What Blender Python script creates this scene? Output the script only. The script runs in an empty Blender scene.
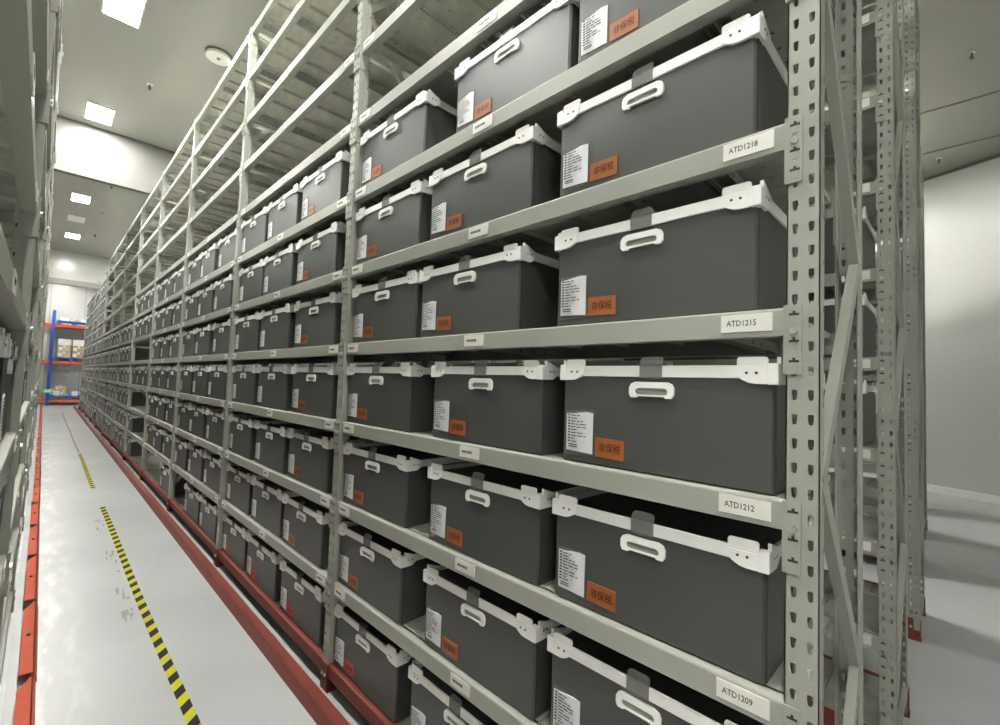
import bpy, bmesh, math, random
from mathutils import Vector, Matrix
random.seed(7)
SC = bpy.context.scene
COL = SC.collection

# ------------------------------------------------------------------ camera, world, exposure
F_PX = 458.07
cam_d = bpy.data.cameras.new('camera'); cam = bpy.data.objects.new('camera', cam_d); COL.objects.link(cam)
cam_d.sensor_fit = 'HORIZONTAL'; cam_d.sensor_width = 36.0; cam_d.lens = 36.0 * F_PX / 1000.0
cam_d.clip_start = 0.01; cam_d.clip_end = 200
R_ = Vector((0.70708842, -0.70616055, 0.03692219)); U_ = Vector((-0.06114312, -0.0090376, 0.99808809)); F_ = Vector((0.70447675, 0.70799407, 0.04956724))
m = Matrix(((R_.x, U_.x, -F_.x), (R_.y, U_.y, -F_.y), (R_.z, U_.z, -F_.z))).to_4x4()
m.translation = Vector((-1.1045, -0.2575, 1.5722)); cam.matrix_world = m
SC.camera = cam
w = bpy.data.worlds.new('world'); SC.world = w; w.use_nodes = True
w.node_tree.nodes['Background'].inputs[0].default_value = (0.5, 0.52, 0.5, 1)
w.node_tree.nodes['Background'].inputs[1].default_value = 0.05
SC.view_settings.view_transform = 'Standard'; SC.view_settings.look = 'None'
SC.view_settings.exposure = 2.8; SC.view_settings.gamma = 1.0
SC.view_settings.use_curve_mapping = False
LAMP = 30.0            # emission of a ceiling panel
LAMP_COL = (1.0, 0.99, 0.935)

# ------------------------------------------------------------------ constants of the place
Z0, P = 0.135, 0.4062         # top of lowest beam, shelf spacing
H = 5.60                      # ceiling height
DEP = 0.57                    # rack depth
PIT = 2.06                    # bay pitch (2.0 m beam + 0.06 m upright)
NB = 12                       # bays in the long rack
NL = 12                       # beam levels 0..11
TOP = Z0 + 11 * P + 0.045
XL = -1.15                    # front plane of the rack left of the aisle

def lev(k): return Z0 + k * P

# ------------------------------------------------------------------ materials
MATS = {}
def mat(name, col, rough=0.5, metal=0.0, var=0.0, scale=8.0, bump=0.0, bscale=60.0, spec=0.5, emit=0.0, alpha=1.0):
    mt = bpy.data.materials.new(name); mt.use_nodes = True
    nt = mt.node_tree; n = nt.nodes; L = nt.links; b = n['Principled BSDF']
    c = (col[0], col[1], col[2], 1)
    b.inputs['Base Color'].default_value = c; b.inputs['Roughness'].default_value = rough
    b.inputs['Metallic'].default_value = metal; b.inputs['Specular IOR Level'].default_value = spec
    if emit: b.inputs['Emission Color'].default_value = c; b.inputs['Emission Strength'].default_value = emit
    if var or bump:
        tc = n.new('ShaderNodeTexCoord')
    if var:
        nz = n.new('ShaderNodeTexNoise'); nz.inputs['Scale'].default_value = scale; nz.inputs['Detail'].default_value = 5
        L.new(tc.outputs['Object'], nz.inputs['Vector'])
        oi = n.new('ShaderNodeObjectInfo')
        ad = n.new('ShaderNodeMath'); ad.operation = 'MULTIPLY_ADD'; ad.inputs[1].default_value = 0.35; L.new(oi.outputs['Random'], ad.inputs[0]); L.new(nz.outputs['Fac'], ad.inputs[2])
        rp = n.new('ShaderNodeMapRange'); rp.inputs['From Min'].default_value = 0.35; rp.inputs['From Max'].default_value = 1.0
        rp.inputs['To Min'].default_value = 1 - var; rp.inputs['To Max'].default_value = 1 + var; L.new(ad.outputs[0], rp.inputs['Value'])
        mx = n.new('ShaderNodeVectorMath'); mx.operation = 'SCALE'; mx.inputs[0].default_value = col[:3]
        L.new(rp.outputs[0], mx.inputs['Scale']); L.new(mx.outputs[0], b.inputs['Base Color'])
    if bump:
        nb = n.new('ShaderNodeTexNoise'); nb.inputs['Scale'].default_value = bscale; nb.inputs['Detail'].default_value = 3
        L.new(tc.outputs['Object'], nb.inputs['Vector'])
        bp = n.new('ShaderNodeBump'); bp.inputs['Strength'].default_value = bump; bp.inputs['Distance'].default_value = 0.01
        L.new(nb.outputs['Fac'], bp.inputs['Height']); L.new(bp.outputs['Normal'], b.inputs['Normal'])
    if alpha < 1: b.inputs['Alpha'].default_value = alpha
    MATS[name] = mt
    return mt

mat('rack_paint', (0.375, 0.383, 0.336), 0.42, var=0.05, scale=3, spec=0.35)
mat('red_paint', (0.225, 0.05, 0.036), 0.45, var=0.12, scale=6, spec=0.3)
mat('rail_red', (0.60, 0.095, 0.038), 0.55, var=0.12, scale=5, spec=0.2)
mat('kerb_white', (0.82, 0.82, 0.78), 0.4, var=0.02)
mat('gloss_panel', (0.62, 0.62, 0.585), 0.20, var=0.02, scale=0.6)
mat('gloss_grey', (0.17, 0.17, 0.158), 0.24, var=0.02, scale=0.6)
mat('box_plastic', (0.072, 0.074, 0.071), 0.44, var=0.10, scale=2.5, bump=0.03, bscale=90, spec=0.68)
mat('box_edge', (0.045, 0.047, 0.048), 0.5, var=0.1)
mat('white_plastic', (0.92, 0.92, 0.895), 0.34, var=0.04)
mat('slot_grey', (0.33, 0.34, 0.30), 0.5, var=0.05)
mat('tab_plastic', (0.22, 0.23, 0.22), 0.22, var=0.04, alpha=0.5)
mat('pouch_film', (0.35, 0.36, 0.36), 0.12, var=0.03, alpha=0.22)
mat('paper', (0.80, 0.81, 0.83), 0.5, var=0.05, scale=20, bump=0.15, bscale=30)
mat('ink', (0.05, 0.05, 0.055), 0.6, var=0.1)
mat('orange_sticker', (0.38, 0.115, 0.032), 0.42, var=0.10, scale=15)
mat('red_sticker', (0.55, 0.06, 0.05), 0.42, var=0.10, scale=15)
mat('sticker_ink', (0.05, 0.018, 0.008), 0.5, var=0.1)
mat('tag_white', (0.80, 0.80, 0.73), 0.45, var=0.04)
mat('dark_steel', (0.07, 0.07, 0.065), 0.45, 0.6, var=0.1)
mat('zinc', (0.62, 0.62, 0.57), 0.32, 0.8, var=0.08)
mat('steel_strip', (0.50, 0.51, 0.50), 0.40, 0.2, var=0.12, scale=4)
mat('wall_panel', (0.53, 0.53, 0.503), 0.35, var=0.02, scale=0.6)
mat('ceiling_panel', (0.315, 0.315, 0.28), 0.33, var=0.02, scale=0.5, bump=0.05, bscale=1.5)
mat('seam_grey', (0.13, 0.13, 0.115), 0.6, var=0.08)
mat('lamp_frame', (0.8, 0.8, 0.77), 0.4, var=0.02)
mat('lamp_off', (0.82, 0.82, 0.78), 0.4, var=0.02)
mat('brass', (0.16, 0.15, 0.12), 0.4, 0.5, var=0.1)
mat('blue_paint', (0.03, 0.085, 0.42), 0.42, var=0.10)
mat('pallet_blue', (0.02, 0.11, 0.55), 0.45, var=0.10)
mat('beam_orange', (0.62, 0.13, 0.055), 0.42, var=0.08)
mat('carton', (0.50, 0.40, 0.23), 0.7, var=0.15, scale=6)
mat('wrap_white', (0.78, 0.78, 0.76), 0.35, var=0.08, scale=6)
mat('green_plastic', (0.10, 0.55, 0.17), 0.4, var=0.08)
mat('worn_tape', (0.20, 0.20, 0.19), 0.6, var=0.25, scale=30)
mat('scuff', (0.30, 0.30, 0.29), 0.6, var=0.3, scale=40)

def lamp_material():
    mt = bpy.data.materials.new('lamp_light'); mt.use_nodes = True; n = mt.node_tree.nodes
    b = n['Principled BSDF']; b.inputs['Base Color'].default_value = (0.9, 0.9, 0.88, 1)
    b.inputs['Emission Color'].default_value = (*LAMP_COL, 1); b.inputs['Emission Strength'].default_value = LAMP
    MATS['lamp_light'] = mt
lamp_material()

def deck_material():
    """galvanised deck plate, pierced by rows of small round holes"""
    mt = bpy.data.materials.new('deck_steel'); mt.use_nodes = True; nt = mt.node_tree; n = nt.nodes; L = nt.links
    b = n['Principled BSDF']; b.inputs['Roughness'].default_value = 0.42; b.inputs['Metallic'].default_value = 0.15
    tc = n.new('ShaderNodeTexCoord'); sp = n.new('ShaderNodeSeparateXYZ'); L.new(tc.outputs['Object'], sp.inputs[0])
    nz = n.new('ShaderNodeTexNoise'); nz.inputs['Scale'].default_value = 9; nz.inputs['Detail'].default_value = 6; L.new(tc.outputs['Object'], nz.inputs['Vector'])
    cr = n.new('ShaderNodeValToRGB'); cr.color_ramp.elements[0].color = (0.42, 0.425, 0.37, 1); cr.color_ramp.elements[1].color = (0.58, 0.585, 0.52, 1)
    cr.color_ramp.elements[0].position = 0.3; cr.color_ramp.elements[1].position = 0.75
    L.new(nz.outputs['Fac'], cr.inputs[0]); L.new(cr.outputs[0], b.inputs['Base Color'])
    def cell(out, size):
        a = n.new('ShaderNodeMath'); a.operation = 'DIVIDE'; a.inputs[1].default_value = size; L.new(out, a.inputs[0])
        fr = n.new('ShaderNodeMath'); fr.operation = 'FRACT'; L.new(a.outputs[0], fr.inputs[0])
        s = n.new('ShaderNodeMath'); s.operation = 'SUBTRACT'; s.inputs[1].default_value = 0.5; L.new(fr.outputs[0], s.inputs[0])
        q = n.new('ShaderNodeMath'); q.operation = 'POWER'; q.inputs[1].default_value = 2.0
        ab = n.new('ShaderNodeMath'); ab.operation = 'ABSOLUTE'; L.new(s.outputs[0], ab.inputs[0]); L.new(ab.outputs[0], q.inputs[0])
        mu = n.new('ShaderNodeMath'); mu.operation = 'MULTIPLY'; mu.inputs[1].default_value = size * size; L.new(q.outputs[0], mu.inputs[0])
        return mu
    cx, cy = cell(sp.outputs[0], 0.075), cell(sp.outputs[1], 0.066)
    ad = n.new('ShaderNodeMath'); ad.operation = 'ADD'; L.new(cx.outputs[0], ad.inputs[0]); L.new(cy.outputs[0], ad.inputs[1])
    lt = n.new('ShaderNodeMath'); lt.operation = 'GREATER_THAN'; lt.inputs[1].default_value = 0.0065 ** 2; L.new(ad.outputs[0], lt.inputs[0])
    L.new(lt.outputs[0], b.inputs['Alpha'])
    MATS['deck_steel'] = mt
deck_material()

def floor_material():
    mt = bpy.data.materials.new('floor_epoxy'); mt.use_nodes = True; nt = mt.node_tree; n = nt.nodes; L = nt.links
    b = n['Principled BSDF']
    tc = n.new('ShaderNodeTexCoord')
    n1 = n.new('ShaderNodeTexNoise'); n1.inputs['Scale'].default_value = 0.9; n1.inputs['Detail'].default_value = 6; L.new(tc.outputs['Object'], n1.inputs['Vector'])
    n2 = n.new('ShaderNodeTexNoise'); n2.inputs['Scale'].default_value = 7; n2.inputs['Detail'].default_value = 8; L.new(tc.outputs['Object'], n2.inputs['Vector'])
    cr = n.new('ShaderNodeValToRGB'); cr.color_ramp.elements[0].color = (0.45, 0.465, 0.467, 1); cr.color_ramp.elements[1].color = (0.54, 0.555, 0.555, 1)
    cr.color_ramp.elements[0].position = 0.3; cr.color_ramp.elements[1].position = 0.7; L.new(n1.outputs['Fac'], cr.inputs[0])
    # worn, paler traffic band beside the left-hand rail
    sp = n.new('ShaderNodeSeparateXYZ'); L.new(tc.outputs['Object'], sp.inputs[0])
    mr = n.new('ShaderNodeMapRange'); mr.inputs['From Min'].default_value = -0.80; mr.inputs['From Max'].default_value = -0.98; L.new(sp.outputs[0], mr.inputs['Value'])
    mp = n.new('ShaderNodeMapping'); mp.inputs['Scale'].default_value = (5.0, 1.3, 1); L.new(tc.outputs['Object'], mp.inputs[0])
    n3 = n.new('ShaderNodeTexNoise'); n3.inputs['Scale'].default_value = 2.2; n3.inputs['Detail'].default_value = 8; L.new(mp.outputs[0], n3.inputs['Vector'])
    th = n.new('ShaderNodeMapRange'); th.inputs['From Min'].default_value = 0.48; th.inputs['From Max'].default_value = 0.66; L.new(n3.outputs['Fac'], th.inputs['Value'])
    mu = n.new('ShaderNodeMath'); mu.operation = 'MULTIPLY'; L.new(mr.outputs[0], mu.inputs[0]); L.new(th.outputs[0], mu.inputs[1])
    mx = n.new('ShaderNodeMix'); mx.data_type = 'RGBA'; L.new(mu.outputs[0], mx.inputs['Factor']); L.new(cr.outputs[0], mx.inputs['A']); mx.inputs['B'].default_value = (0.72, 0.72, 0.70, 1)
    L.new(mx.outputs['Result'], b.inputs['Base Color'])
    rr = n.new('ShaderNodeMapRange'); rr.inputs['To Min'].default_value = 0.22; rr.inputs['To Max'].default_value = 0.42; L.new(n2.outputs['Fac'], rr.inputs['Value']); L.new(rr.outputs[0], b.inputs['Roughness'])
    MATS['floor_epoxy'] = mt
floor_material()

def tape_material():
    mt = bpy.data.materials.new('hazard_tape'); mt.use_nodes = True; nt = mt.node_tree; n = nt.nodes; L = nt.links
    b = n['Principled BSDF']; b.inputs['Roughness'].default_value = 0.7; b.inputs['Specular IOR Level'].default_value = 0.2
    tc = n.new('ShaderNodeTexCoord'); sp = n.new('ShaderNodeSeparateXYZ'); L.new(tc.outputs['Object'], sp.inputs[0])
    a = n.new('ShaderNodeMath'); a.operation = 'MULTIPLY_ADD'; a.inputs[1].default_value = -1.0; L.new(sp.outputs[0], a.inputs[0]); L.new(sp.outputs[1], a.inputs[2])
    d = n.new('ShaderNodeMath'); d.operation = 'DIVIDE'; d.inputs[1].default_value = 0.145; L.new(a.outputs[0], d.inputs[0])
    f = n.new('ShaderNodeMath'); f.operation = 'FRACT'; L.new(d.outputs[0], f.inputs[0])
    g = n.new('ShaderNodeMath'); g.operation = 'GREATER_THAN'; g.inputs[1].default_value = 0.5; L.new(f.outputs[0], g.inputs[0])
    nz = n.new('ShaderNodeTexNoise'); nz.inputs['Scale'].default_value = 35; L.new(tc.outputs['Object'], nz.inputs['Vector'])
    mx = n.new('ShaderNodeMix'); mx.data_type = 'RGBA'; L.new(g.outputs[0], mx.inputs['Factor']); mx.inputs['A'].default_value = (0.72, 0.66, 0.035, 1); mx.inputs['B'].default_value = (0.028, 0.028, 0.028, 1)
    m2 = n.new('ShaderNodeMix'); m2.data_type = 'RGBA'; m2.inputs['Factor'].default_value = 0.35; m2.blend_type = 'MULTIPLY'; L.new(mx.outputs['Result'], m2.inputs['A']); L.new(nz.outputs['Fac'], m2.inputs['B'])
    L.new(m2.outputs['Result'], b.inputs['Base Color'])
    MATS['hazard_tape'] = mt
tape_material()

# ------------------------------------------------------------------ mesh helpers
class MB:
    def __init__(s): s.v = []; s.f = []; s.mi = []; s.mats = []
    def m(s, name):
        if name not in s.mats: s.mats.append(name)
        return s.mats.index(name)
    def add(s, vs, fs, mt):
        o = len(s.v); i = s.m(mt); s.v += [tuple(p) for p in vs]
        for f in fs: s.f.append(tuple(o + k for k in f)); s.mi.append(i)
    def box(s, x0, x1, y0, y1, z0, z1, mt):
        s.add([(x0,y0,z0),(x1,y0,z0),(x1,y1,z0),(x0,y1,z0),(x0,y0,z1),(x1,y0,z1),(x1,y1,z1),(x0,y1,z1)],
              [(0,3,2,1),(4,5,6,7),(0,1,5,4),(1,2,6,5),(2,3,7,6),(3,0,4,7)], mt)
    def bbox(s, x0, x1, y0, y1, z0, z1, b, mt):
        """box with bevelled edges"""
        bm = bmesh.new(); bmesh.ops.create_cube(bm, size=1)
        for v in bm.verts: v.co = Vector(((x0+x1)/2 + v.co.x*(x1-x0), (y0+y1)/2 + v.co.y*(y1-y0), (z0+z1)/2 + v.co.z*(z1-z0)))
        bmesh.ops.bevel(bm, geom=bm.edges[:], offset=b, segments=1, affect='EDGES')
        bm.verts.index_update(); s.add([v.co[:] for v in bm.verts], [[v.index for v in f.verts] for f in bm.faces], mt); bm.free()
    def prism(s, poly, axis, a, b, mt):
        """extrude a counter-clockwise 2-D polygon from a to b along axis ('x': poly is (y,z); 'y': (x,z); 'z': (x,y))"""
        def pt(p, t): return {'x': (t, p[0], p[1]), 'y': (p[0], t, p[1]), 'z': (p[0], p[1], t)}[axis]
        n = len(poly); vs = [pt(p, a) for p in poly] + [pt(p, b) for p in poly]
        fl = axis == 'y'
        fs = [tuple(range(n))[::(1 if fl else -1)], tuple(range(n, 2*n))[::(-1 if fl else 1)]]
        for i in range(n):
            j = (i+1) % n; q = (i, j, n+j, n+i); fs.append(q[::-1] if fl else q)
        s.add(vs, fs, mt)
    def ring(s, outer, inner, axis, a, b, mt):
        """plate with a hole: outer and inner loops have the same point count"""
        def pt(p, t): return {'x': (t, p[0], p[1]), 'y': (p[0], t, p[1]), 'z': (p[0], p[1], t)}[axis]
        n = len(outer); vs = [pt(p, a) for p in outer] + [pt(p, a) for p in inner] + [pt(p, b) for p in outer] + [pt(p, b) for p in inner]
        fs = []
        for i in range(n):
            j = (i+1) % n
            fs += [(i, n+i, n+j, j), (2*n+i, 2*n+j, 3*n+j, 3*n+i), (i, j, 2*n+j, 2*n+i), (n+i, 3*n+i, 3*n+j, n+j)]
        s.add(vs, fs, mt)
    def tube(s, p, q, r, mt, n=8):
        p, q = Vector(p), Vector(q); d = (q-p).normalized()
        u = d.orthogonal().normalized(); w_ = d.cross(u)
        c = [u*math.cos(2*math.pi*k/n)*r + w_*math.sin(2*math.pi*k/n)*r for k in range(n)]
        vs = [p+k for k in c] + [q+k for k in c]
        fs = [tuple(range(n))[::-1], tuple(range(n, 2*n))] + [(i, (i+1)%n, n+(i+1)%n, n+i) for i in range(n)]
        s.add(vs, fs, mt)
    def merge(s, o, off=(0,0,0), rot=0.0):
        c, sn = math.cos(rot), math.sin(rot); k = len(s.v)
        s.v += [(off[0]+c*p[0]-sn*p[1], off[1]+sn*p[0]+c*p[1], off[2]+p[2]) for p in o.v]
        for f, i in zip(o.f, o.mi): s.f.append(tuple(k+a for a in f)); s.mi.append(s.m(o.mats[i]))
    def mesh(s, name):
        me = bpy.data.meshes.new(name); me.from_pydata(s.v, [], s.f)
        for n in s.mats: me.materials.append(MATS[n])
        me.polygons.foreach_set('material_index', s.mi); me.update()
        return me

def rr(x0, x1, z0, z1, r, n=4, corners='1111'):
    """rounded rectangle, counter-clockwise from bottom-left; corners = bl, br, tr, tl"""
    out = []
    for c, (cx, cz, a0) in zip(corners, ((x0+r, z0+r, 180), (x1-r, z0+r, 270), (x1-r, z1-r, 0), (x0+r, z1-r, 90))):
        for k in range(n+1):
            a = math.radians(a0 + 90*k/n)
            if c == '1': out.append((cx + r*math.cos(a), cz + r*math.sin(a)))
            else:
                sx = {180: x0, 270: x1, 0: x1, 90: x0}[a0]; sz = {180: z0, 270: z0, 0: z1, 90: z1}[a0]
                out.append((sx, sz)) if k == 0 else None
    return out

def link(name, me, parent=None, loc=(0,0,0), rz=0.0):
    o = bpy.data.objects.new(name, me); COL.objects.link(o)
    o.location = loc; o.rotation_euler = (0, 0, rz)
    if parent: o.parent = parent
    return o
def tag(o, label, cat, group=None, kind=None):
    o['label'] = label; o['category'] = cat
    if group: o['group'] = group
    if kind: o['kind'] = kind
    return o
def empty(name, loc=(0,0,0), rz=0.0):
    o = bpy.data.objects.new(name, None); COL.objects.link(o); o.location = loc; o.rotation_euler = (0,0,rz); o.empty_display_size = 0.1
    return o
def struct(name, mb, label=None, parent=None):
    o = link(name, mb.mesh(name), parent)
    if not parent: o['kind'] = 'structure'
    if label: o['label'] = label
    return o
def copy_tree(o, parent=None):
    c = o.copy(); COL.objects.link(c); c.parent = parent
    for ch in list(o.children): copy_tree(ch, c)
    return c
ORD = ['first', 'second', 'third', 'fourth', 'fifth', 'sixth', 'seventh', 'eighth', 'ninth', 'tenth', 'eleventh', 'twelfth', 'thirteenth']

def text_geo(body, width, height=None, bold=0.012):
    """flat lettering as (verts, faces) in 2-D, left-bottom at 0,0, scaled to the given width"""
    cu = bpy.data.curves.new('t', 'FONT'); cu.body = body; cu.size = 1; cu.resolution_u = 2; cu.offset = bold
    ob = bpy.data.objects.new('t', cu); COL.objects.link(ob); bpy.context.view_layer.update()
    me = bpy.data.meshes.new_from_object(ob.evaluated_get(bpy.context.evaluated_depsgraph_get()))
    vs = [(v.co.x, v.co.y) for v in me.vertices]; fs = [tuple(p.vertices) for p in me.polygons]
    bpy.data.objects.remove(ob); bpy.data.curves.remove(cu); bpy.data.meshes.remove(me)
    if not vs: return [], []
    x0 = min(v[0] for v in vs); x1 = max(v[0] for v in vs); y0 = min(v[1] for v in vs); y1 = max(v[1] for v in vs)
    s = width / (x1-x0); t = s if height is None else height/(y1-y0)
    return [((v[0]-x0)*s, (v[1]-y0)*t) for v in vs], fs

# ------------------------------------------------------------------ the room
YF, YB, XW = 28.3, -5.0, -6.0
WS = 0.42                                            # skew of the right-hand wall
def wx(y): return 10.0 + WS * (y - 0.16)
mb = MB(); mb.box(XW-0.2, wx(YF)+0.5, YB-0.2, YF+0.2, -0.15, 0.0, 'floor_epoxy'); struct('floor', mb, 'pale grey epoxy floor')
mb = MB(); mb.box(XW-0.2, wx(YF)+0.5, YB-0.2, YF+0.2, H+0.012, H+0.2, 'seam_grey'); ceil = struct('ceiling', mb, 'off-white panelled ceiling')
GAP = 0.055; XS = 2.9
ys = [YB, 9.84, 21.3, YF]
for a, b in zip(ys[:-1], ys[1:]):
    mb = MB(); mb.box(XW, XS, a+GAP/2, b-GAP/2, H, H+0.012, 'ceiling_panel'); link('ceiling_panel', mb.mesh('ceiling_panel'), ceil)
xs = [XS] + [7.4, 8.85] + [8.85+1.4*k for k in range(1, 10)]
for a, b in zip(xs[:-1], xs[1:]):
    mb = MB(); mb.box(a+GAP/2, b-GAP/2, YB, YF, H, H+0.012, 'ceiling_panel'); link('ceiling_panel', mb.mesh('ceiling_panel'), ceil)
mb = MB(); mb.box(XW, wx(YF)+0.3, YF, YF+0.15, 0, H+0.05, 'wall_panel'); wf = struct('wall_far', mb, 'white sandwich-panel end wall')
YN = 9.84
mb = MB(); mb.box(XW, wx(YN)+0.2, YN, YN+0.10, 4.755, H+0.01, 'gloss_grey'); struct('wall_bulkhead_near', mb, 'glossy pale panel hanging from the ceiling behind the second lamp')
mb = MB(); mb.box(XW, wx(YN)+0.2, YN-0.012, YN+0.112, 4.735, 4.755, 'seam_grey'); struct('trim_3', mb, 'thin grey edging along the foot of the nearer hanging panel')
YH = 21.3
mb = MB(); mb.box(XW, wx(YH)+0.2, YH, YH+0.10, 4.64, H+0.01, 'gloss_panel'); struct('wall_bulkhead_far', mb, 'glossy white panel hanging from the ceiling at the far end')
mb = MB(); mb.box(XW, wx(YH)+0.2, YH-0.03, YH+0.13, 4.46, 4.64, 'ceiling_panel'); struct('trim_1', mb, 'pale grey edging along the foot of the hanging panel')
mb = MB()
for k in range(-4, 8): mb.box(0.1+1.15*k-0.006, 0.1+1.15*k+0.006, YF-0.006, YF+0.01, 0, H, 'seam_grey')
o = link('panel_joint', mb.mesh('panel_joint'), wf); o['kind'] = 'stuff'
mb = MB(); mb.box(XW-0.15, XW, YB, YF, 0, H+0.05, 'wall_panel'); struct('wall_left', mb, 'white wall behind the left-hand rack')
mb = MB(); mb.box(XW, wx(YB)+1.0, YB-0.15, YB, 0, H+0.05, 'wall_panel'); struct('wall_back', mb, 'white wall behind the camera')
def wall_slab(x_in, x_out, z0, z1, mt):
    m_ = MB(); p = [(wx(YB-0.2)+x_in, YB-0.2), (wx(YB-0.2)+x_out, YB-0.2), (wx(YF+0.2)+x_out, YF+0.2), (wx(YF+0.2)+x_in, YF+0.2)]
    m_.prism(p, 'z', z0, z1, mt); return m_
struct('wall_right', wall_slab(0, 0.15, 0, H+0.05, 'wall_panel'), 'smooth white wall at the right')
struct('baseboard_right', wall_slab(-0.06, 0.0, 0, 0.12, 'kerb_white'), 'low white kerb along the right-hand wall')
struct('trim_2', wall_slab(-0.02, 0.0, H-0.05, H, 'seam_grey'), 'grey joint where the right wall meets the ceiling')

# ------------------------------------------------------------------ ceiling lamps and fittings
mf = MB(); mf.ring(rr(-0.17, 0.17, -0.31, 0.31, 0.004, 1), rr(-0.15, 0.15, -0.29, 0.29, 0.004, 1), 'z', -0.014, 0.0, 'lamp_frame'); ME_LF = mf.mesh('lamp_frame')
md = MB(); md.box(-0.15, 0.15, -0.29, 0.29, -0.008, -0.002, 'lamp_light'); ME_LD = md.mesh('lamp_diffuser')
md = MB(); md.box(-0.15, 0.15, -0.29, 0.29, -0.010, -0.002, 'lamp_off'); ME_LO = md.mesh('lamp_diffuser_off')
def lamp(x, y, label, on=True):
    t = tag(empty('ceiling_lamp', (x, y, H)), label, 'lamp', 'square ceiling lamps')
    link('frame', ME_LF, t); link('diffuser', ME_LD if on else ME_LO, t)
AX = -0.72
for i, y in enumerate([-2.6, 0.3, 3.2, 6.2, 9.25, 14.3, 16.4, 18.6, 24.2, 26.6]):  # the last one is unseen, added to brighten the far end
    lab = {3: 'lit ceiling lamp panel cut by the top edge of the photo', 4: 'lit ceiling lamp panel right in front of the nearer hanging panel', 5: 'first lit ceiling lamp panel beyond the nearer hanging panel',
           6: 'unlit ceiling lamp panel between two lit ones', 7: 'lit ceiling lamp panel just beyond the unlit one', 8: 'lit ceiling lamp panel just beyond the farther hanging panel', 9: 'farthest lit ceiling lamp panel, unseen, added to brighten the end wall',
           0: 'lit ceiling lamp panel over the cross aisle behind the camera', 1: 'lit ceiling lamp panel above the camera', 2: 'lit ceiling lamp panel above the near bay of the aisle'}[i]
    if i > 0: lamp(AX, y, lab, on=(i != 6))
for x, y, lb in [(-3.0, -0.9, 'nearer added fill lamp panel behind the camera, out of view'), (-3.0, -2.6, 'farther added fill lamp panel behind the camera, out of view')]: lamp(x, y, lb)  # unseen pair, added as fill for the near rack fronts
for j, x in enumerate([-2.6, 1.05, 2.58, 4.11, 5.64, 7.17, 8.2]):  # first row, left aisle: unseen lamps added to brighten the upper boxes
    for k, y in enumerate([3.2, 9.25, 16.0] if j == 0 else [8.0, 18.0] if j < 2 else [5.0, 10.0, 17.0] if j in (2, 4) else [1.2, 5.0, 10.0, 17.0] if j < 6 else [2.2, 6.0, 10.0]):
        lamp(x, y, '%s lit ceiling lamp panel over %s' % (ORD[k], 'the unseen left aisle, added as fill' if j == 0 else 'the %s aisle to the right' % ORD[j-1]))

ms = MB(); ms.tube((0,0,0), (0,0,-0.012), 0.035, 'lamp_frame', 14); ms.tube((0,0,-0.012), (0,0,-0.075), 0.012, 'brass', 8); ms.tube((0,0,-0.075), (0,0,-0.080), 0.022, 'brass', 10)
ms.box(-0.02, -0.016, -0.004, 0.004, -0.075, -0.03, 'brass'); ms.box(0.016, 0.02, -0.004, 0.004, -0.075, -0.03, 'brass')
ME_SPR = ms.mesh('sprinkler')
for (x, y), lb in zip([(-0.29, 7.71), (-0.29, 12.7), (-0.28, 15.0), (-0.26, 17.78), (6.23, -0.39), (9.18, -0.05)],
                      ['nearest dark sprinkler head on the ceiling over the aisle', 'first dark sprinkler head beyond the nearer hanging panel', 'third dark sprinkler head along the aisle ceiling', 'farthest dark sprinkler head along the aisle ceiling',
                       'dark sprinkler head on the ceiling above the cross aisle at right', 'dark sprinkler head close to the right-hand wall']):
    tag(link('sprinkler_head', ME_SPR, None, (x, y, H)), lb, 'sprinkler', 'ceiling sprinklers')
t = tag(empty('smoke_detector', (0.22, 6.3, H)), 'round pale ceiling disc just above the rack top', 'detector')
mm = MB(); mm.tube((0,0,0), (0,0,-0.02), 0.15, 'seam_grey', 24); link('base_plate', mm.mesh('base_plate'), t)
mm = MB(); mm.tube((0,0,-0.02), (0,0,-0.05), 0.14, 'lamp_frame', 24); mm.tube((0,0,-0.05), (0,0,-0.06), 0.02, 'brass', 10); link('cover', mm.mesh('cover'), t)

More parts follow.
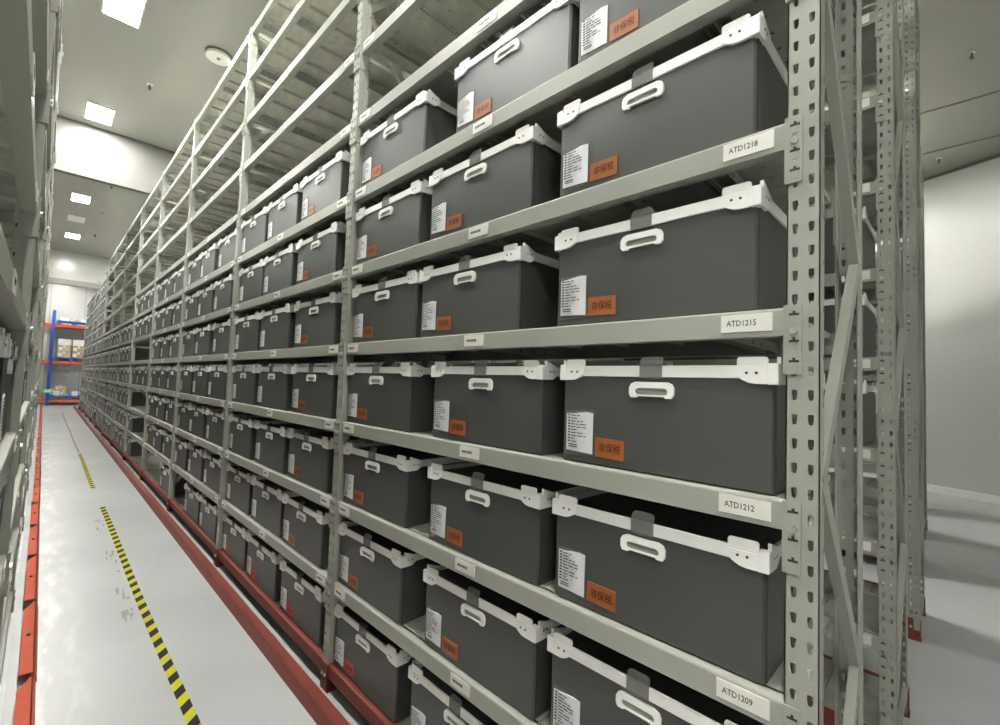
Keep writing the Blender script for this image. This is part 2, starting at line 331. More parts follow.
# ------------------------------------------------------------------ storage boxes (front faces -x; u runs along y)
BW, BD, BH = 0.285, 0.46, 0.262
def box_parts():
    """name -> list of (mesh builder, sub-parts)"""
    P_ = []
    a = MB(); a.bbox(0.006, BD, -BW, BW, 0.0, BH, 0.003, 'box_plastic'); P_.append(('body', a, []))
    a = MB(); a.bbox(0.0, 0.0055, -BW+0.003, BW-0.003, 0.003, BH, 0.0026, 'box_plastic'); P_.append(('front_panel', a, []))
    a = MB()                                                   # serrated cut edge of the corrugated sheet at the fold
    for s in (-1, 1):
        for k in range(38): a.box(0.007, 0.0115, s*BW-0.002, s*BW+0.0012, 0.008+k*0.0063, 0.0110+k*0.0063, 'box_edge')
    P_.append(('fold_edge', a, []))
    a = MB(); a.bbox(0.010, BD-0.01, -BW+0.008, BW-0.008, BH+0.002, BH+0.008, 0.002, 'box_edge'); P_.append(('lid', a, []))
    a = MB()
    z0, z1 = 0.254, 0.284
    a.bbox(-0.006, 0.004, -BW+0.01, BW-0.01, z0, z1, 0.0015, 'white_plastic'); a.bbox(BD-0.004, BD+0.006, -BW+0.01, BW-0.01, z0, z1, 0.0015, 'white_plastic')
    a.bbox(0.01, BD-0.01, -BW-0.006, -BW+0.004, z0, z1, 0.0015, 'white_plastic'); a.bbox(0.01, BD-0.01, BW-0.004, BW+0.006, z0, z1, 0.0015, 'white_plastic')
    P_.append(('rim', a, []))
    for sx in (0, 1):
        for sy in (-1, 1):
            a = MB(); xf = -0.0095 if sx == 0 else BD+0.004
            y_o, y_i = BW-0.012, BW-0.076
            def Y(v): return sy*v
            low = [(y_o, 0.242), (y_o, 0.277), (y_i, 0.277), (y_i, 0.262), (y_i+0.010, 0.252), (y_i+0.026, 0.244), (y_i+0.040, 0.242)]
            if sy > 0: low = low[::1]
            poly = [(Y(p), z) for p, z in low]
            if sy < 0: poly = poly[::-1]
            a.prism(poly, 'x', xf, xf+0.008, 'white_plastic')
            lo, hi = sorted((Y(y_o), Y(y_i)))
            a.prism(rr(lo, hi, 0.270, 0.303, 0.006, 2, '0011'), 'x', xf+0.004, xf+0.010, 'white_plastic')
            lo, hi = sorted((Y(y_o-0.001), Y(BW+0.010)))
            a.bbox(xf-0.001 if sx == 0 else xf-0.012, xf+0.020 if sx == 0 else xf+0.009, lo, hi, 0.241, 0.288, 0.002, 'white_plastic')
            x_s = (0.008, 0.075) if sx == 0 else (BD-0.075, BD-0.008)       # leaf on the side wall
            ys_ = sorted((Y(BW+0.002), Y(BW+0.010)))
            pl = [(x_s[0], 0.242), (x_s[1]-0.03, 0.242), (x_s[1], 0.262), (x_s[1], 0.280), (x_s[0], 0.303)] if sx == 0 else [(x_s[0]+0.03, 0.242), (x_s[1], 0.242), (x_s[1], 0.303), (x_s[0], 0.280), (x_s[0], 0.262)]
            a.prism(pl, 'y', ys_[0], ys_[1], 'white_plastic')
            sc = MB()
            if sx == 0:
                for d in (0.022, 0.042): sc.tube((xf+0.003, Y(y_i+d), 0.2665), (xf-0.0008, Y(y_i+d), 0.2665), 0.0034, 'dark_steel', 7)
                for d in (0.028, 0.046): sc.tube((d, Y(BW+0.008), 0.268), (d, Y(BW+0.0108), 0.268), 0.0032, 'dark_steel', 7)
            P_.append(('corner_clip', a, [('screws', sc)] if sx == 0 else []))
    a = MB()
    outer = [(-0.0615, 0.208), (-0.0560, 0.199), (-0.040, 0.199), (-0.036, 0.203), (0.036, 0.203), (0.040, 0.199), (0.0560, 0.199), (0.0615, 0.208), (0.0615, 0.226), (0.056, 0.236), (0.044, 0.241), (-0.044, 0.241), (-0.056, 0.236), (-0.0615, 0.226)]
    inner = [(-0.0455, 0.2125), (-0.043, 0.209), (-0.036, 0.2075), (-0.034, 0.2075), (0.034, 0.2075), (0.036, 0.2075), (0.043, 0.209), (0.0455, 0.2125), (0.0455, 0.2185), (0.042, 0.223), (0.036, 0.225), (-0.036, 0.225), (-0.042, 0.223), (-0.0455, 0.2185)]
    a.ring(outer, inner, 'x', -0.0075, 0.001, 'white_plastic')
    h2 = MB(); h2.box(-0.002, 0.0005, -0.046, 0.046, 0.2055, 0.226, 'slot_grey'); h2.bbox(-0.0045, -0.002, -0.042, 0.042, 0.2095, 0.2165, 0.0015, 'slot_grey')
    P_.append(('handle', a, [('grip_insert', h2)]))
    a = MB(); a.box(-0.0095, -0.0075, -0.031, 0.031, 0.250, 0.285, 'tab_plastic')
    fl = [(p[0], p[1]) for p in rr(-0.031, 0.031, 0.0, 0.025, 0.012, 3, '0011')]; n_ = len(fl)      # flap leaning back over the rim
    vs = [(-0.0095 + q*0.42, p, 0.2855 + q*0.90) for p, q in fl] + [(-0.0078 + q*0.42, p, 0.2850 + q*0.90) for p, q in fl]
    a.add(vs, [tuple(range(n_))[::-1], tuple(range(n_, 2*n_))] + [(i, (i+1) % n_, n_+(i+1) % n_, n_+i) for i in range(n_)], 'tab_plastic')
    P_.append(('latch_tab', a, []))
    a = MB(); a.prism([(0.172, 0.024), (0.272, 0.020), (0.272, 0.152), (0.172, 0.154)], 'x', -0.0022, -0.0012, 'pouch_film'); P_.append(('label_pouch', a, []))
    a = MB()                                                   # paper, slightly curled, with an uneven top
    cols = [0.176, 0.198, 0.220, 0.244, 0.268]; top = [0.147, 0.149, 0.147, 0.143, 0.142]; bot = [0.030, 0.031, 0.032, 0.033, 0.034]; bul = [0.003, 0.0045, 0.003, 0.0045, 0.003]
    vs = [(-b_, c, z) for c, z, b_ in zip(cols, bot, bul)] + [(-b_-0.001, c, z) for c, z, b_ in zip(cols, top, bul)] + [(-0.0024, c, z) for c, z in zip(cols, bot)] + [(-0.0024, c, z) for c, z in zip(cols, top)]
    fs = [(i, i+1, 6+i, 5+i)[::-1] for i in range(4)] + [(10+i, 11+i, 16+i, 15+i) for i in range(4)] + [(i, i+1, 11+i, 10+i) for i in range(4)] + [(5+i, 6+i, 16+i, 15+i)[::-1] for i in range(4)] + [(0, 5, 15, 10)[::-1], (4, 9, 19, 14)]
    a.add(vs, fs, 'paper')
    tx = MB(); rnd = random.Random(3)
    for k in range(10):                                        # rows of fine print
        z = 0.136 - k*0.0085; y = 0.262
        n_ = rnd.choice([2, 3, 3, 4]) if k not in (1, 5) else 2
        for j in range(n_):
            w_ = 0.008 if j == 0 else rnd.uniform(0.008, 0.022)
            if y - w_ < 0.182: break
            tx.box(-0.0062, -0.0056, y-w_, y, z, z+(0.0042 if j == 0 else 0.0026), 'ink'); y -= w_ + 0.004
    for k in range(2): tx.box(-0.0062, -0.0056, 0.228, 0.258, 0.044+k*0.006, 0.0468+k*0.006, 'ink')
    P_.append(('document_label', a, [('printed_text', tx)]))
    a = MB(); a.prism([(0.075, 0.024), (0.167, 0.026), (0.166, 0.080), (0.075, 0.078)], 'x', -0.0030, -0.0005, 'orange_sticker')
    tx = MB(); v2, f2 = text_geo('非保税', 0.068, 0.026, 0.010)
    tx.add([(-0.0036, 0.154 - p[0], 0.040 + p[1]) for p in v2], [f for f in f2], 'sticker_ink')
    P_.append(('sticker', a, [('sticker_text', tx)]))
    return P_
BP = box_parts()
BOXP = [(n, b.mesh(n), [(sn, sb.mesh(sn)) for sn, sb in subs]) for n, b, subs in BP]
red_me = [me for n, me, s in BOXP if n == 'sticker'][0].copy(); red_me.materials[0] = MATS['red_sticker']
whole = MB()
for n, b, subs in BP:
    if n in ('fold_edge', 'label_pouch', 'sticker'): continue
    whole.merge(b)
    for sn, sb in subs:
        if sn in ('sticker_text', 'grip_insert'): whole.merge(sb)
ME_BOX = whole.mesh('storage_box')

def place_box(x, y, z, rz, label, group, detail, red=False, plain=False):
    if not detail:
        o = tag(link('storage_box', ME_BOX, None, (x, y, z), rz), label, 'box', group); return o
    t = tag(empty('storage_box', (x, y, z), rz), label, 'box', group)
    for n, me, subs in BOXP:
        if plain and n in ('sticker',): continue
        o = link(n, red_me if (red and n == 'sticker') else me, t)
        if n == 'fold_edge': o['kind'] = 'stuff'
        for sn, sme in subs:
            q = link(sn, sme, o)
            if sn in ('screws', 'printed_text', 'sticker_text'): q['kind'] = 'stuff'
    return t

# ------------------------------------------------------------------ rack meshes
def upright_mesh(name, z_top):
    """C-section post, 60 mm wide, pierced by two columns of slots at 50 mm; web faces -x, centred on y=0"""
    a = MB(); hw, t = 0.030, 0.0025; n = int(z_top/0.05)
    for r in range(n):
        z = r*0.05; zc = z + 0.025
        for c in (-0.0145, 0.0145):
            y0, y1 = (-hw, 0.0) if c < 0 else (0.0, hw)
            o_ = [(y0, z), ((y0+y1)/2, z), (y1, z), (y1, zc), (y1, z+0.05), ((y0+y1)/2, z+0.05), (y0, z+0.05), (y0, zc)]
            h_ = [(c-0.0035, zc-0.0100), (c, zc-0.0112), (c+0.0035, zc-0.0100), (c+0.0052, zc), (c+0.0050, zc+0.0100), (c, zc+0.0106), (c-0.0050, zc+0.0100), (c-0.0052, zc)]
            vs = [(0, p[0], p[1]) for p in o_] + [(0, p[0], p[1]) for p in h_] + [(t, p[0], p[1]) for p in h_]
            fs = []
            for i in range(8):
                j = (i+1) % 8
                fs += [(i, 8+i, 8+j, j), (8+i, 16+i, 16+j, 8+j)]
            a.add(vs, fs, 'rack_paint')
    zt = n*0.05
    for s in (-1, 1):                                          # side flange, step, then a narrower lip with small holes
        lo, hi = sorted((s*hw, s*(hw-t))); a.box(0, 0.024, lo, hi, 0, zt, 'rack_paint')
        lo, hi = sorted((s*hw, s*0.021)); a.box(0.0225, 0.025, lo, hi, 0, zt, 'rack_paint')
        lo, hi = sorted((s*0.0235, s*0.021)); a.box(0.025, 0.040, lo, hi, 0, zt, 'rack_paint')
        lo, hi = sorted((s*0.027, s*0.021)); a.box(0.040, 0.0425, lo, hi, 0, zt, 'rack_paint')
        lo, hi = sorted((s*0.027, s*0.0245)); a.box(0.0425, 0.055, lo, hi, 0, zt, 'rack_paint')
        for r in range(1, n-1, 2): a.box(0.046, 0.051, *sorted((s*0.0272, s*0.0265)), r*0.05, r*0.05+0.012, 'dark_steel')
    return a.mesh(name)
ME_UP = upright_mesh('upright', TOP); ME_UPS = upright_mesh('upright_short', TOP - P); ME_UPL = upright_mesh('upright_low', TOP - 2*P)
mb = MB()
mb.box(-0.002, 0.056, -0.034, -0.0305, 0.004, 0.12, 'red_paint'); mb.box(-0.002, 0.056, 0.0305, 0.034, 0.004, 0.12, 'red_paint'); mb.box(-0.004, -0.0005, -0.034, 0.034, 0.004, 0.066, 'red_paint')
mb.box(-0.008, 0.066, -0.038, 0.038, 0.0, 0.004, 'red_paint'); ME_FOOT = mb.mesh('foot'); mb.mats = ['rack_paint']; ME_FOOTG = mb.mesh('foot_grey')

def beam_mesh(name, mt, h=0.060, L=2.0):
    a = MB()
    prof = [(0.004, -h), (0.044, -h), (0.044, -0.022), (0.034, -0.022), (0.034, 0.0), (0.009, 0.0), (0.0055, -0.0015), (0.004, -0.005)]
    a.prism(prof, 'y', 0.0, L, mt); return a.mesh(name)
ME_BEAM = beam_mesh('beam', 'rack_paint'); ME_BEAMR = beam_mesh('beam_red', 'red_paint', 0.066)
def plate_mesh(name, mt):
    a = MB()
    a.box(-0.0055, -0.001, -0.029, 0.0, -0.142, 0.003, mt); a.box(-0.0055, 0.040, -0.0008, 0.004, -0.142, 0.003, mt)
    for z in (-0.024, -0.080, -0.122):
        a.prism([(-0.024, z+0.010), (-0.021, z-0.012), (-0.010, z-0.012), (-0.007, z+0.010)], 'x', -0.0066, -0.0050, mt)
        a.box(-0.0070, -0.0050, -0.0245, -0.0065, z+0.004, z+0.009, 'dark_steel'); a.box(-0.0070, -0.0050, -0.018, -0.013, z+0.008, z+0.014, 'dark_steel')
    a.tube((-0.004, -0.0155, -0.052), (-0.012, -0.0155, -0.052), 0.0075, 'zinc', 10)
    return a
pm = plate_mesh('end_plate', 'rack_paint'); ME_PLN = pm.mesh('end_plate')
def flip(a):
    b = MB(); b.mats = list(a.mats); b.mi = list(a.mi); b.v = [(p[0], -p[1], p[2]) for p in a.v]; b.f = [f[::-1] for f in a.f]; return b
ME_PLF = flip(pm).mesh('end_plate'); pr = plate_mesh('p', 'red_paint'); ME_PRN = pr.mesh('end_plate_red'); ME_PRF = flip(pr).mesh('end_plate_red')

def shelf_tag(text=None, seed=0):
    """white strip on the beam; local y=0 at its image-left end, runs towards -y"""
    a = MB(); L_ = 0.106
    a.box(0.0012, 0.0038, -L_, 0, -0.020, 0.020, 'tag_white')
    if text:
        v2, f2 = text_geo(text, 0.062, 0.0135)
        a.add([(0.0006, -0.012 - p[0], -0.0065 + p[1]) for p in v2], f2, 'ink')
    else:
        r = random.Random(seed); y = -0.014
        for k in range(7):
            w_ = r.uniform(0.004, 0.0065); a.box(0.0006, 0.0014, y-w_, y, -0.004, 0.005, 'ink'); y -= w_ + 0.0025
    return a.mesh('shelf_tag')
ME_TAG = shelf_tag()
NEAR_TAG = {k: shelf_tag(tx) for k, tx in {2: 'ATD1209', 3: 'ATD1212', 4: 'ATD1215', 5: 'ATD1218'}.items()}

NPAN = 9
def deck_panel_builder():
    a = MB(); wd = (2.0 - 0.01) / NPAN; x0, x1 = 0.046, DEP-0.046; h = wd/2 - 0.003
    a.box(x0, x1, -h, h, -0.0035, -0.0005, 'deck_steel'); a.box(x0, x1, -h, -h+0.002, -0.020, -0.0035, 'deck_steel'); a.box(x0, x1, h-0.002, h, -0.020, -0.0035, 'deck_steel')
    return a, wd
DP, WD = deck_panel_builder(); ME_DP = DP.mesh('deck_panel')
cbm = MB()
cbm.box(0.046, DEP-0.046, -0.020, 0.020, -0.032, -0.0285, 'rack_paint'); cbm.box(0.046, DEP-0.046, -0.020, -0.017, -0.056, -0.032, 'rack_paint'); cbm.box(0.046, DEP-0.046, 0.017, 0.020, -0.056, -0.032, 'rack_paint')
for k in range(5): cbm.tube((0.10+k*0.08, -0.0205, -0.044), (0.10+k*0.08, -0.0195, -0.044), 0.005, 'dark_steel', 6)
ME_CB = cbm.mesh('crossbar')
CBY = (0.16, 1.02, 1.84)

def brace_mesh(z0, z1):
    """diagonal C-strut across the end frame from the front post (z0) to the rear post (z1), in local coordinates"""
    p = Vector((0.040, 0, z0)); q = Vector((DEP-0.050, 0, z1)); d = (q-p); ln = d.length; d.normalize(); s = Vector((-d.z, 0, d.x))
    a = MB()
    def bar(s0, s1, y0, y1):
        vs = []
        for y in (y0, y1):
            for pp in (p, q):
                for ss in (s0, s1): vs.append(pp + s*ss + Vector((0, y, 0)))
        a.add(vs, [(0,2,3,1), (4,5,7,6), (0,1,5,4), (2,6,7,3), (0,4,6,2), (1,3,7,5)], 'rack_paint')
    bar(-0.019, 0.019, -0.0025, 0.0); bar(-0.019, -0.0165, 0.0, 0.020); bar(0.0165, 0.019, 0.0, 0.020)
    return a.mesh('brace')
BR = [brace_mesh(0.30+1.1*k, 0.85+1.1*k) for k in range(4)] + [brace_mesh(1.40+1.1*k, 0.85+1.1*k) for k in range(3)]
bz = MB(); bz.box(0.04, DEP-0.05, -0.002, 0.016, 0.10, 0.14, 'rack_paint'); BR.append(bz.mesh('brace'))
bz = MB(); bz.box(0.04, DEP-0.05, -0.002, 0.016, TOP-0.08, TOP-0.04, 'rack_paint'); BR.append(bz.mesh('brace'))

def build_rack(x, y0, nb, label, face=1, panel_keys=(), rear_parts=99, levels=NL, tags=True, near_tags=False, redbase=True):
    """face=1: front looks to -x. Root sits at the front-near corner; face=-1 turns the rack round"""
    root = tag(empty('shelving_rack', (x, y0, 0), 0.0 if face == 1 else math.pi), label, 'rack', 'grey slotted shelving racks')
    def ymap(b): return b*PIT                      # start of bay b's beams
    sgn = 1 if face == 1 else -1
    # in a turned rack local +y points to world -y: bays run towards local -y
    def BY(b, off): return (b*PIT + off) if face == 1 else -(b*PIT + off)
    for i in range(nb+1):
        yc = BY(i, -0.03)
        mu_ = ME_UPL if levels < NL else ME_UPS if (i > 8 and nb > 9) else ME_UP
        f = link('upright', mu_, root, (0, yc, 0)); link('foot', ME_FOOT if redbase else ME_FOOTG, f)
        r = link('upright', mu_, root, (DEP, yc, 0), math.pi); link('foot', ME_FOOT if redbase else ME_FOOTG, r)
        for me in (BR if levels == NL else BR[:3] + BR[4:8]): link('brace', me, root, (0, yc + (-0.028 if face == 1 else 0.028) * (1 if i == 0 else 0.2), 0))
    rest = MB(); rear = MB(); nrear = 0
    for b in range(nb):
        ys0 = BY(b, 0.0) if face == 1 else BY(b, 2.0)
        for k in range(levels - (1 if b >= 8 and nb > 9 else 0)):
            z = lev(k); red = (k == 0 and redbase)
            bo = link('beam', ME_BEAMR if red else ME_BEAM, root, (0, ys0, z))
            link('end_plate', ME_PRN if red else ME_PLN, bo, (0, 0, 0)); link('end_plate', ME_PRF if red else ME_PLF, bo, (0, 2.0, 0))
            if tags and b < 4 and k > 0:
                for s, off in enumerate((0.132, 1.048, 1.972)):
                    me = NEAR_TAG.get(k, ME_TAG) if (near_tags and b == 0 and s == 0) else ME_TAG
                    yy = off if face == 1 else off
                    link('shelf_tag', me, bo, (0, yy, -0.028))
            if b < rear_parts:
                ro = link('beam', ME_BEAMR if red else ME_BEAM, root, (DEP, ys0+2.0, z), math.pi)
                link('end_plate', ME_PRN if red else ME_PLN, ro, (0, 0, 0)); link('end_plate', ME_PRF if red else ME_PLF, ro, (0, 2.0, 0))
            else:
                rear.box(DEP-0.044, DEP-0.004, ys0, ys0+2.0, z-0.06, z, 'red_paint' if red else 'rack_paint'); nrear += 1
            single = (b, k) in panel_keys
            for j in range(NPAN):
                yy = ys0 + 0.005 + WD*(j+0.5); dz = random.uniform(-0.0012, 0.0)
                if single: link('deck_panel', ME_DP, root, (0, yy, z+dz))
                else: rest.merge(DP, (0, yy, z+dz))
            for cy in CBY:
                if single: link('crossbar', ME_CB, root, (0, ys0+cy, z))
                else: rest.merge(cbm, (0, ys0+cy, z))
    if rest.v:
        o = link('deck_panels', rest.mesh('deck_panels'), root); o['kind'] = 'stuff'
    if rear.v:
        o = link('rear_beams', rear.mesh('rear_beams'), root); o['kind'] = 'stuff'
    return root

keys = {(b, k) for b in range(5) for k in range(7, 12)} | {(0, 0), (0, 1), (0, 2), (1, 0), (1, 1), (1, 2)}
build_rack(0.0, 0.0, NB, 'long beige-grey shelving rack full of grey boxes, right of the aisle', panel_keys=keys, rear_parts=3, near_tags=True)
build_rack(XL, 0.0, 9, 'beige-grey shelving rack at the left edge, seen almost edge-on', face=-1, rear_parts=2, tags=True, redbase=False, levels=10)
for j, (x, y0) in enumerate([(1.53, 0.0), (3.06, 0.0), (4.59, 0.07), (6.12, 0.10), (7.65, 0.16)]):
    build_rack(x, y0, 3, '%s shelving rack behind the long one, only its perforated end posts showing' % ORD[j], rear_parts=99 if j == 0 else 1, tags=(j < 2))

# ------------------------------------------------------------------ boxes on the long rack
SLOT = (0.310, 0.967, 1.690)
TAGTXT = {2: 'ATD1209', 3: 'ATD1212', 4: 'ATD1215', 5: 'ATD1218'}
SN = ['nearest', 'middle', 'farthest']
far_stuff = MB()
CTR = ((0.32, 0.33, 0.327, 0.312, 0.349, 0.355, 0.299), (1.036, 0.964, 0.964, 0.971, 1.085, 1.047, 0.90), (1.71, 1.71, 1.703, 1.708, 1.692, 1.696, 1.689))   # as each box stands on its shelf
def filled(b, k, s):
    if b >= 8: return k <= 9 or (k == 10 and b == 8 and s == 0)
    if k >= 7: return False
    if k == 6: return b <= 4
    if b == 4 and k in (2, 4): return False
    if b == 4 and k in (0, 1): return s == 2
    if b == 3 and k == 0: return s == 0
    if b == 2 and k == 0: return s != 2
    return True
rj = random.Random(11)
for b in range(NB):
    for k in range(11):
        for s in range(3):
            if not filled(b, k, s): continue
            dy = CTR[s][k] - SLOT[s] if b == 0 else (rj.uniform(-0.03, 0.03) if s < 2 else rj.uniform(-0.012, 0.006))
            if b == 1 and k == 5 and s < 2: dy = 0.055 if s == 0 else 0.03
            y = b*PIT + (SLOT[s] if b == 0 else (0.40, 1.07, 1.702)[s]) + dy; x = 0.026 + (0 if b == 0 else rj.uniform(-0.004, 0.006)); rz = 0 if b == 0 else rj.uniform(-0.008, 0.008)
            if b >= 11:
                far_stuff.merge(whole, (x, y, lev(k)+0.0005), rz); continue
            if b == 0 and k in TAGTXT: lab = ['large grey lidded box nearest the end post on the shelf tagged %s', 'middle grey lidded box of the near bay on the shelf tagged %s', 'grey lidded box farthest from the end post, near bay, shelf tagged %s'][s] % TAGTXT[k]
            else: lab = '%s grey lidded box of the %s bay, %s shelf up, long right-hand rack' % (SN[s], ORD[b], ORD[k])
            place_box(x, y, lev(k)+0.0005, rz, lab, 'grey lidded storage boxes', b <= 3, red=(k == 0 and b > 0) or (k == 0 and s == 2), plain=not (b == 0 or (b == 1 and (s == 0 or k == 0))))
o = tag(link('storage_boxes', far_stuff.mesh('storage_boxes')), 'farthest grey lidded boxes packed at the far end of the long rack', 'boxes', None, 'stuff')
# left-hand rack: four lower shelves filled
for b in range(0, 6):
    for k in range(4):
        for s in range(3):
            if b == 0 and s == 0: continue
            y = b*PIT + (0.31, 1.0, 1.69)[s] + rj.uniform(-0.02, 0.02)
            place_box(XL-0.026, y, lev(k)+0.0005, math.pi + rj.uniform(-0.008, 0.008), '%s grey lidded box of the %s bay, %s shelf up, left-edge rack' % (SN[s], ORD[b], ORD[k]), 'grey lidded storage boxes', b <= 1)
# second rack, glimpsed through the end frame
for k in (3, 4, 5):
    for s in range(2):
        place_box(1.53+0.026, SLOT[s]+0.03, lev(k)+0.0005, 0, '%s grey lidded box, %s shelf up, on the second rack behind the end posts' % (SN[s], ORD[k]), 'grey lidded storage boxes', False)

# ------------------------------------------------------------------ floor rails
def rail_section(L_, x0, x1, h, mt, bolt=True, notch=True):
    """angle iron: upright leg at x0, top flange towards x1, far end of the flange cut at a slant"""
    a = MB(); d = 0.014 if x1 < x0 else -0.014; e = -0.004 if x1 < x0 else 0.004
    leg = [(x0, h), (x0+d, 0.0), (x0+d+e, 0.0), (x0+e, h)]
    a.prism(leg if x1 > x0 else leg[::-1], 'y', 0, L_, mt)
    e0, e1 = (L_ - 0.02, L_ - 0.16) if notch else (L_ - 0.003, L_ - 0.003)
    poly = [(x0, 0.0), (x1, 0.0), (x1, e1), (x0, e0)]
    if x1 < x0: poly = poly[::-1]
    a.prism(poly, 'z', h-0.004, h, mt)
    if bolt: a.tube(((x0+x1)/2, L_*0.45, h), ((x0+x1)/2, L_*0.45, h+0.010), 0.008, 'dark_steel', 8)
    return a
g = tag(empty('guide_rail', (0, 0, 0)), 'brown-red angle-iron floor rail along the foot of the long rack', 'rail')
sec = rail_section(1.03, -0.110, -0.055, 0.062, 'red_paint', False, False).mesh('rail_section')
for k in range(25): link('rail_section', sec, g, (0, -0.06 + k*1.03, 0))
g = tag(empty('guide_rail', (0, 0, 0)), 'bright orange-red angle-iron floor rail beside the left-hand rack', 'rail')
sec = rail_section(1.03, -1.045, -1.098, 0.055, 'rail_red').mesh('rail_section')
for k in range(26): link('rail_section', sec, g, (random.uniform(-0.003, 0.003), -0.06 + k*1.03, 0))
mb = MB(); mb.box(-0.052, -0.008, -0.06, 26.7, 0.0, 0.008, 'steel_strip'); tag(link('floor_strip', mb.mesh('floor_strip')), 'pale steel strip on the floor under the long rack', 'strip')
mb = MB(); mb.box(-1.140, -1.106, -0.06, 26.7, 0.0, 0.012, 'steel_strip'); tag(link('floor_strip', mb.mesh('floor_strip')), 'pale steel strip on the floor beside the orange rail', 'strip')

# ------------------------------------------------------------------ floor tape
def tape(y0, y1, mt, label, wd=0.047, xo=-0.528):
    a = MB(); n = max(2, int((y1-y0)/0.3)); hw = wd/2; vs = []; fs = []
    for i in range(n+1):
        y = y0 + (y1-y0)*i/n; xo_ = xo + 0.006*math.sin(y*1.3)
        vs += [(xo_-hw, y, 0.0002), (xo_+hw, y, 0.0002), (xo_-hw, y, 0.0012), (xo_+hw, y, 0.0012)]
    for i in range(n):
        q = 4*i; fs += [(q+2, q+3, q+7, q+6), (q, q+2, q+6, q+4), (q+1, q+5, q+7, q+3)]
    fs += [(0, 1, 3, 2), (4*n, 4*n+2, 4*n+3, 4*n+1)]
    a.add(vs, fs, mt); tag(link('hazard_tape', a.mesh('hazard_tape')), label, 'tape', 'tape strips on the floor')
tape(0.3, 6.75, 'hazard_tape', 'long yellow and black striped tape strip in the foreground')
tape(7.9, 11.4, 'hazard_tape', 'shorter yellow and black striped tape strip farther down the aisle')
tape(11.6, 22.8, 'worn_tape', 'dark worn tape line running to the far end of the aisle', 0.026)
r2 = random.Random(5)
for i, (cx, cy, n_) in enumerate([(-0.615, 3.75, 12), (-0.60, 4.7, 9), (-0.60, 5.9, 7)]):
    a = MB()
    for k in range(n_):
        x = cx + r2.uniform(-0.03, 0.03); y = cy + r2.uniform(-0.3, 0.3); w_ = r2.uniform(0.004, 0.012); l_ = r2.uniform(0.02, 0.07)
        a.prism([(x-w_, y-l_), (x+w_*0.6, y-l_*0.7), (x+w_, y+l_), (x-w_*0.5, y+l_*0.8)], 'z', 0.0002, 0.0008, 'scuff')
    tag(link('scuff_mark', a.mesh('scuff_mark')), 'dark scuff marks left of the striped tape, %s from the camera' % ORD[i], 'mark', 'scuffs on the floor', 'stuff')

# ------------------------------------------------------------------ pallet rack at the end of the aisle
YP = 27.25
pr_ = tag(empty('pallet_rack', (0, YP, 0)), 'blue and orange pallet rack closing the far end of the aisle', 'rack')
up = MB(); up.box(-0.05, 0.05, 0, 0.07, 0, 4.1, 'blue_paint'); up.box(-0.05, -0.044, -0.03, 0.0, 0, 4.1, 'blue_paint'); up.box(0.044, 0.05, -0.03, 0.0, 0, 4.1, 'blue_paint'); up.box(-0.08, 0.08, -0.03, 0.09, 0, 0.01, 'blue_paint')
ME_BU = up.mesh('pallet_upright')
for xx in (-3.35, -0.90, 1.55):
    link('upright', ME_BU, pr_, (xx, 0, 0)); link('upright', ME_BU, pr_, (xx, 0.86, 0))
bm_ = MB(); bm_.bbox(0.05, 2.40, -0.02, 0.04, -0.13, 0, 0.006, 'beam_orange'); bm_.box(0.05, 0.058, -0.05, 0.08, -0.19, 0.03, 'beam_orange'); bm_.box(2.392, 2.40, -0.05, 0.08, -0.19, 0.03, 'beam_orange')
ME_BO = bm_.mesh('pallet_beam')
for xx in (-3.35, -0.90):
    for z in (0.26, 1.92, 3.52):
        link('beam', ME_BO, pr_, (xx, -0.02, z)); link('beam', ME_BO, pr_, (xx, 0.88, z))
def pallet(x, z, label, w_=1.15):
    t = tag(empty('pallet', (x, YP-0.06, z)), label, 'pallet', 'blue plastic pallets')
    a = MB(); a.bbox(0, w_, 0, 0.95, 0.11, 0.15, 0.006, 'pallet_blue'); link('deck', a.mesh('deck'), t)
    for px in (0.0, w_/2-0.07, w_-0.14):
        a = MB(); a.bbox(px, px+0.14, 0.0, 0.95, 0.0, 0.11, 0.006, 'pallet_blue'); link('runner', a.mesh('runner'), t)
pallet(-0.80, 3.522, 'blue pallet on the top beam of the pallet rack'); pallet(-0.84, 1.922, 'blue pallet on the middle beam of the pallet rack'); pallet(-1.02 + 0.19, 0.262, 'blue pallet on the lowest beam of the pallet rack')
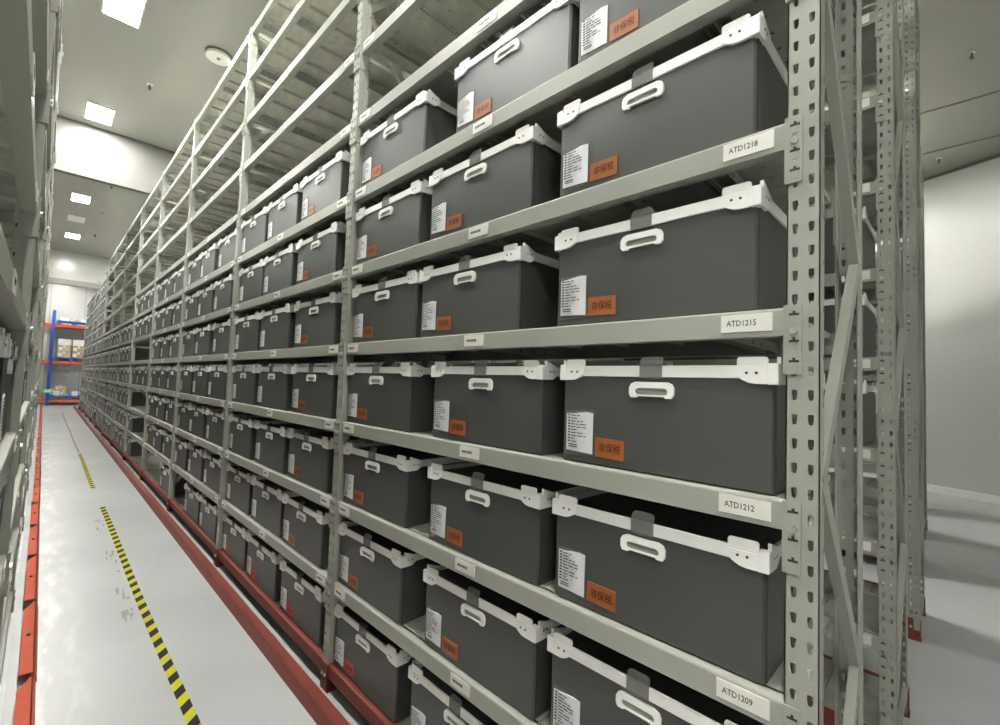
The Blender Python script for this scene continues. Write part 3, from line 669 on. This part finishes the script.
def carton(x, y, z, w_, d, h, label, mt='carton'):
    t = tag(empty('carton', (x, y, z)), label, 'box', 'cartons on the pallet rack')
    a = MB(); a.bbox(0, w_, 0, d, 0, h, 0.006, mt); link('body', a.mesh('body'), t)
    a = MB(); a.box(w_*0.42, w_*0.58, -0.002, d+0.002, h, h+0.002, 'wrap_white'); a.box(w_*0.42, w_*0.58, -0.002, 0.0, h*0.6, h, 'wrap_white'); link('packing_tape', a.mesh('packing_tape'), t)
    a = MB(); a.box(w_*0.08, w_*0.36, -0.002, 0.0, h*0.2, h*0.7, 'wrap_white'); link('address_label', a.mesh('address_label'), t)
rc = random.Random(2)
for c in range(2):
    for r in range(3):
        carton(-0.72 + c*0.47, YP, 2.073 + r*0.27, 0.43, 0.5, 0.265, 'brown carton in the %s column, %s layer, on the middle pallet' % (['left', 'right'][c], ['bottom', 'second', 'top'][r]), 'carton' if r < 2 else 'wrap_white')
for c, (xx, h_) in enumerate([(-0.72, 0.13), (-0.40, 0.10), (-0.05, 0.12)]): carton(xx, YP, 3.673, 0.29, 0.5, h_, '%s low white-wrapped carton on the top pallet' % ['left', 'middle', 'right'][c], 'wrap_white' if c != 1 else 'carton')
for c, (xx, z, h_, mt) in enumerate([(-0.74, 0.413, 0.2, 'wrap_white'), (-0.52, 0.413, 0.22, 'carton'), (-0.15, 0.413, 0.19, 'wrap_white'), (-0.70, 0.635, 0.2, 'carton')]):
    carton(xx, YP+0.02, z, 0.2 if c != 3 else 0.36, 0.3, h_, ['small white carton at the left of the lowest pallet', 'small brown carton in the middle of the lowest pallet', 'small white carton at the right of the lowest pallet', 'small brown carton stacked on top at the lowest pallet'][c], mt)
t = tag(empty('post_guard', (-0.90, YP-0.075, 0.52)), 'light green plastic sleeve around the foot of the blue upright', 'guard')
a = MB(); a.bbox(-0.16, 0.16, -0.03, 0.03, 0, 0.17, 0.01, 'green_plastic'); link('sleeve', a.mesh('sleeve'), t)
a = MB(); a.box(-0.10, 0.10, -0.034, -0.03, 0.05, 0.12, 'wrap_white'); link('white_label', a.mesh('white_label'), t)
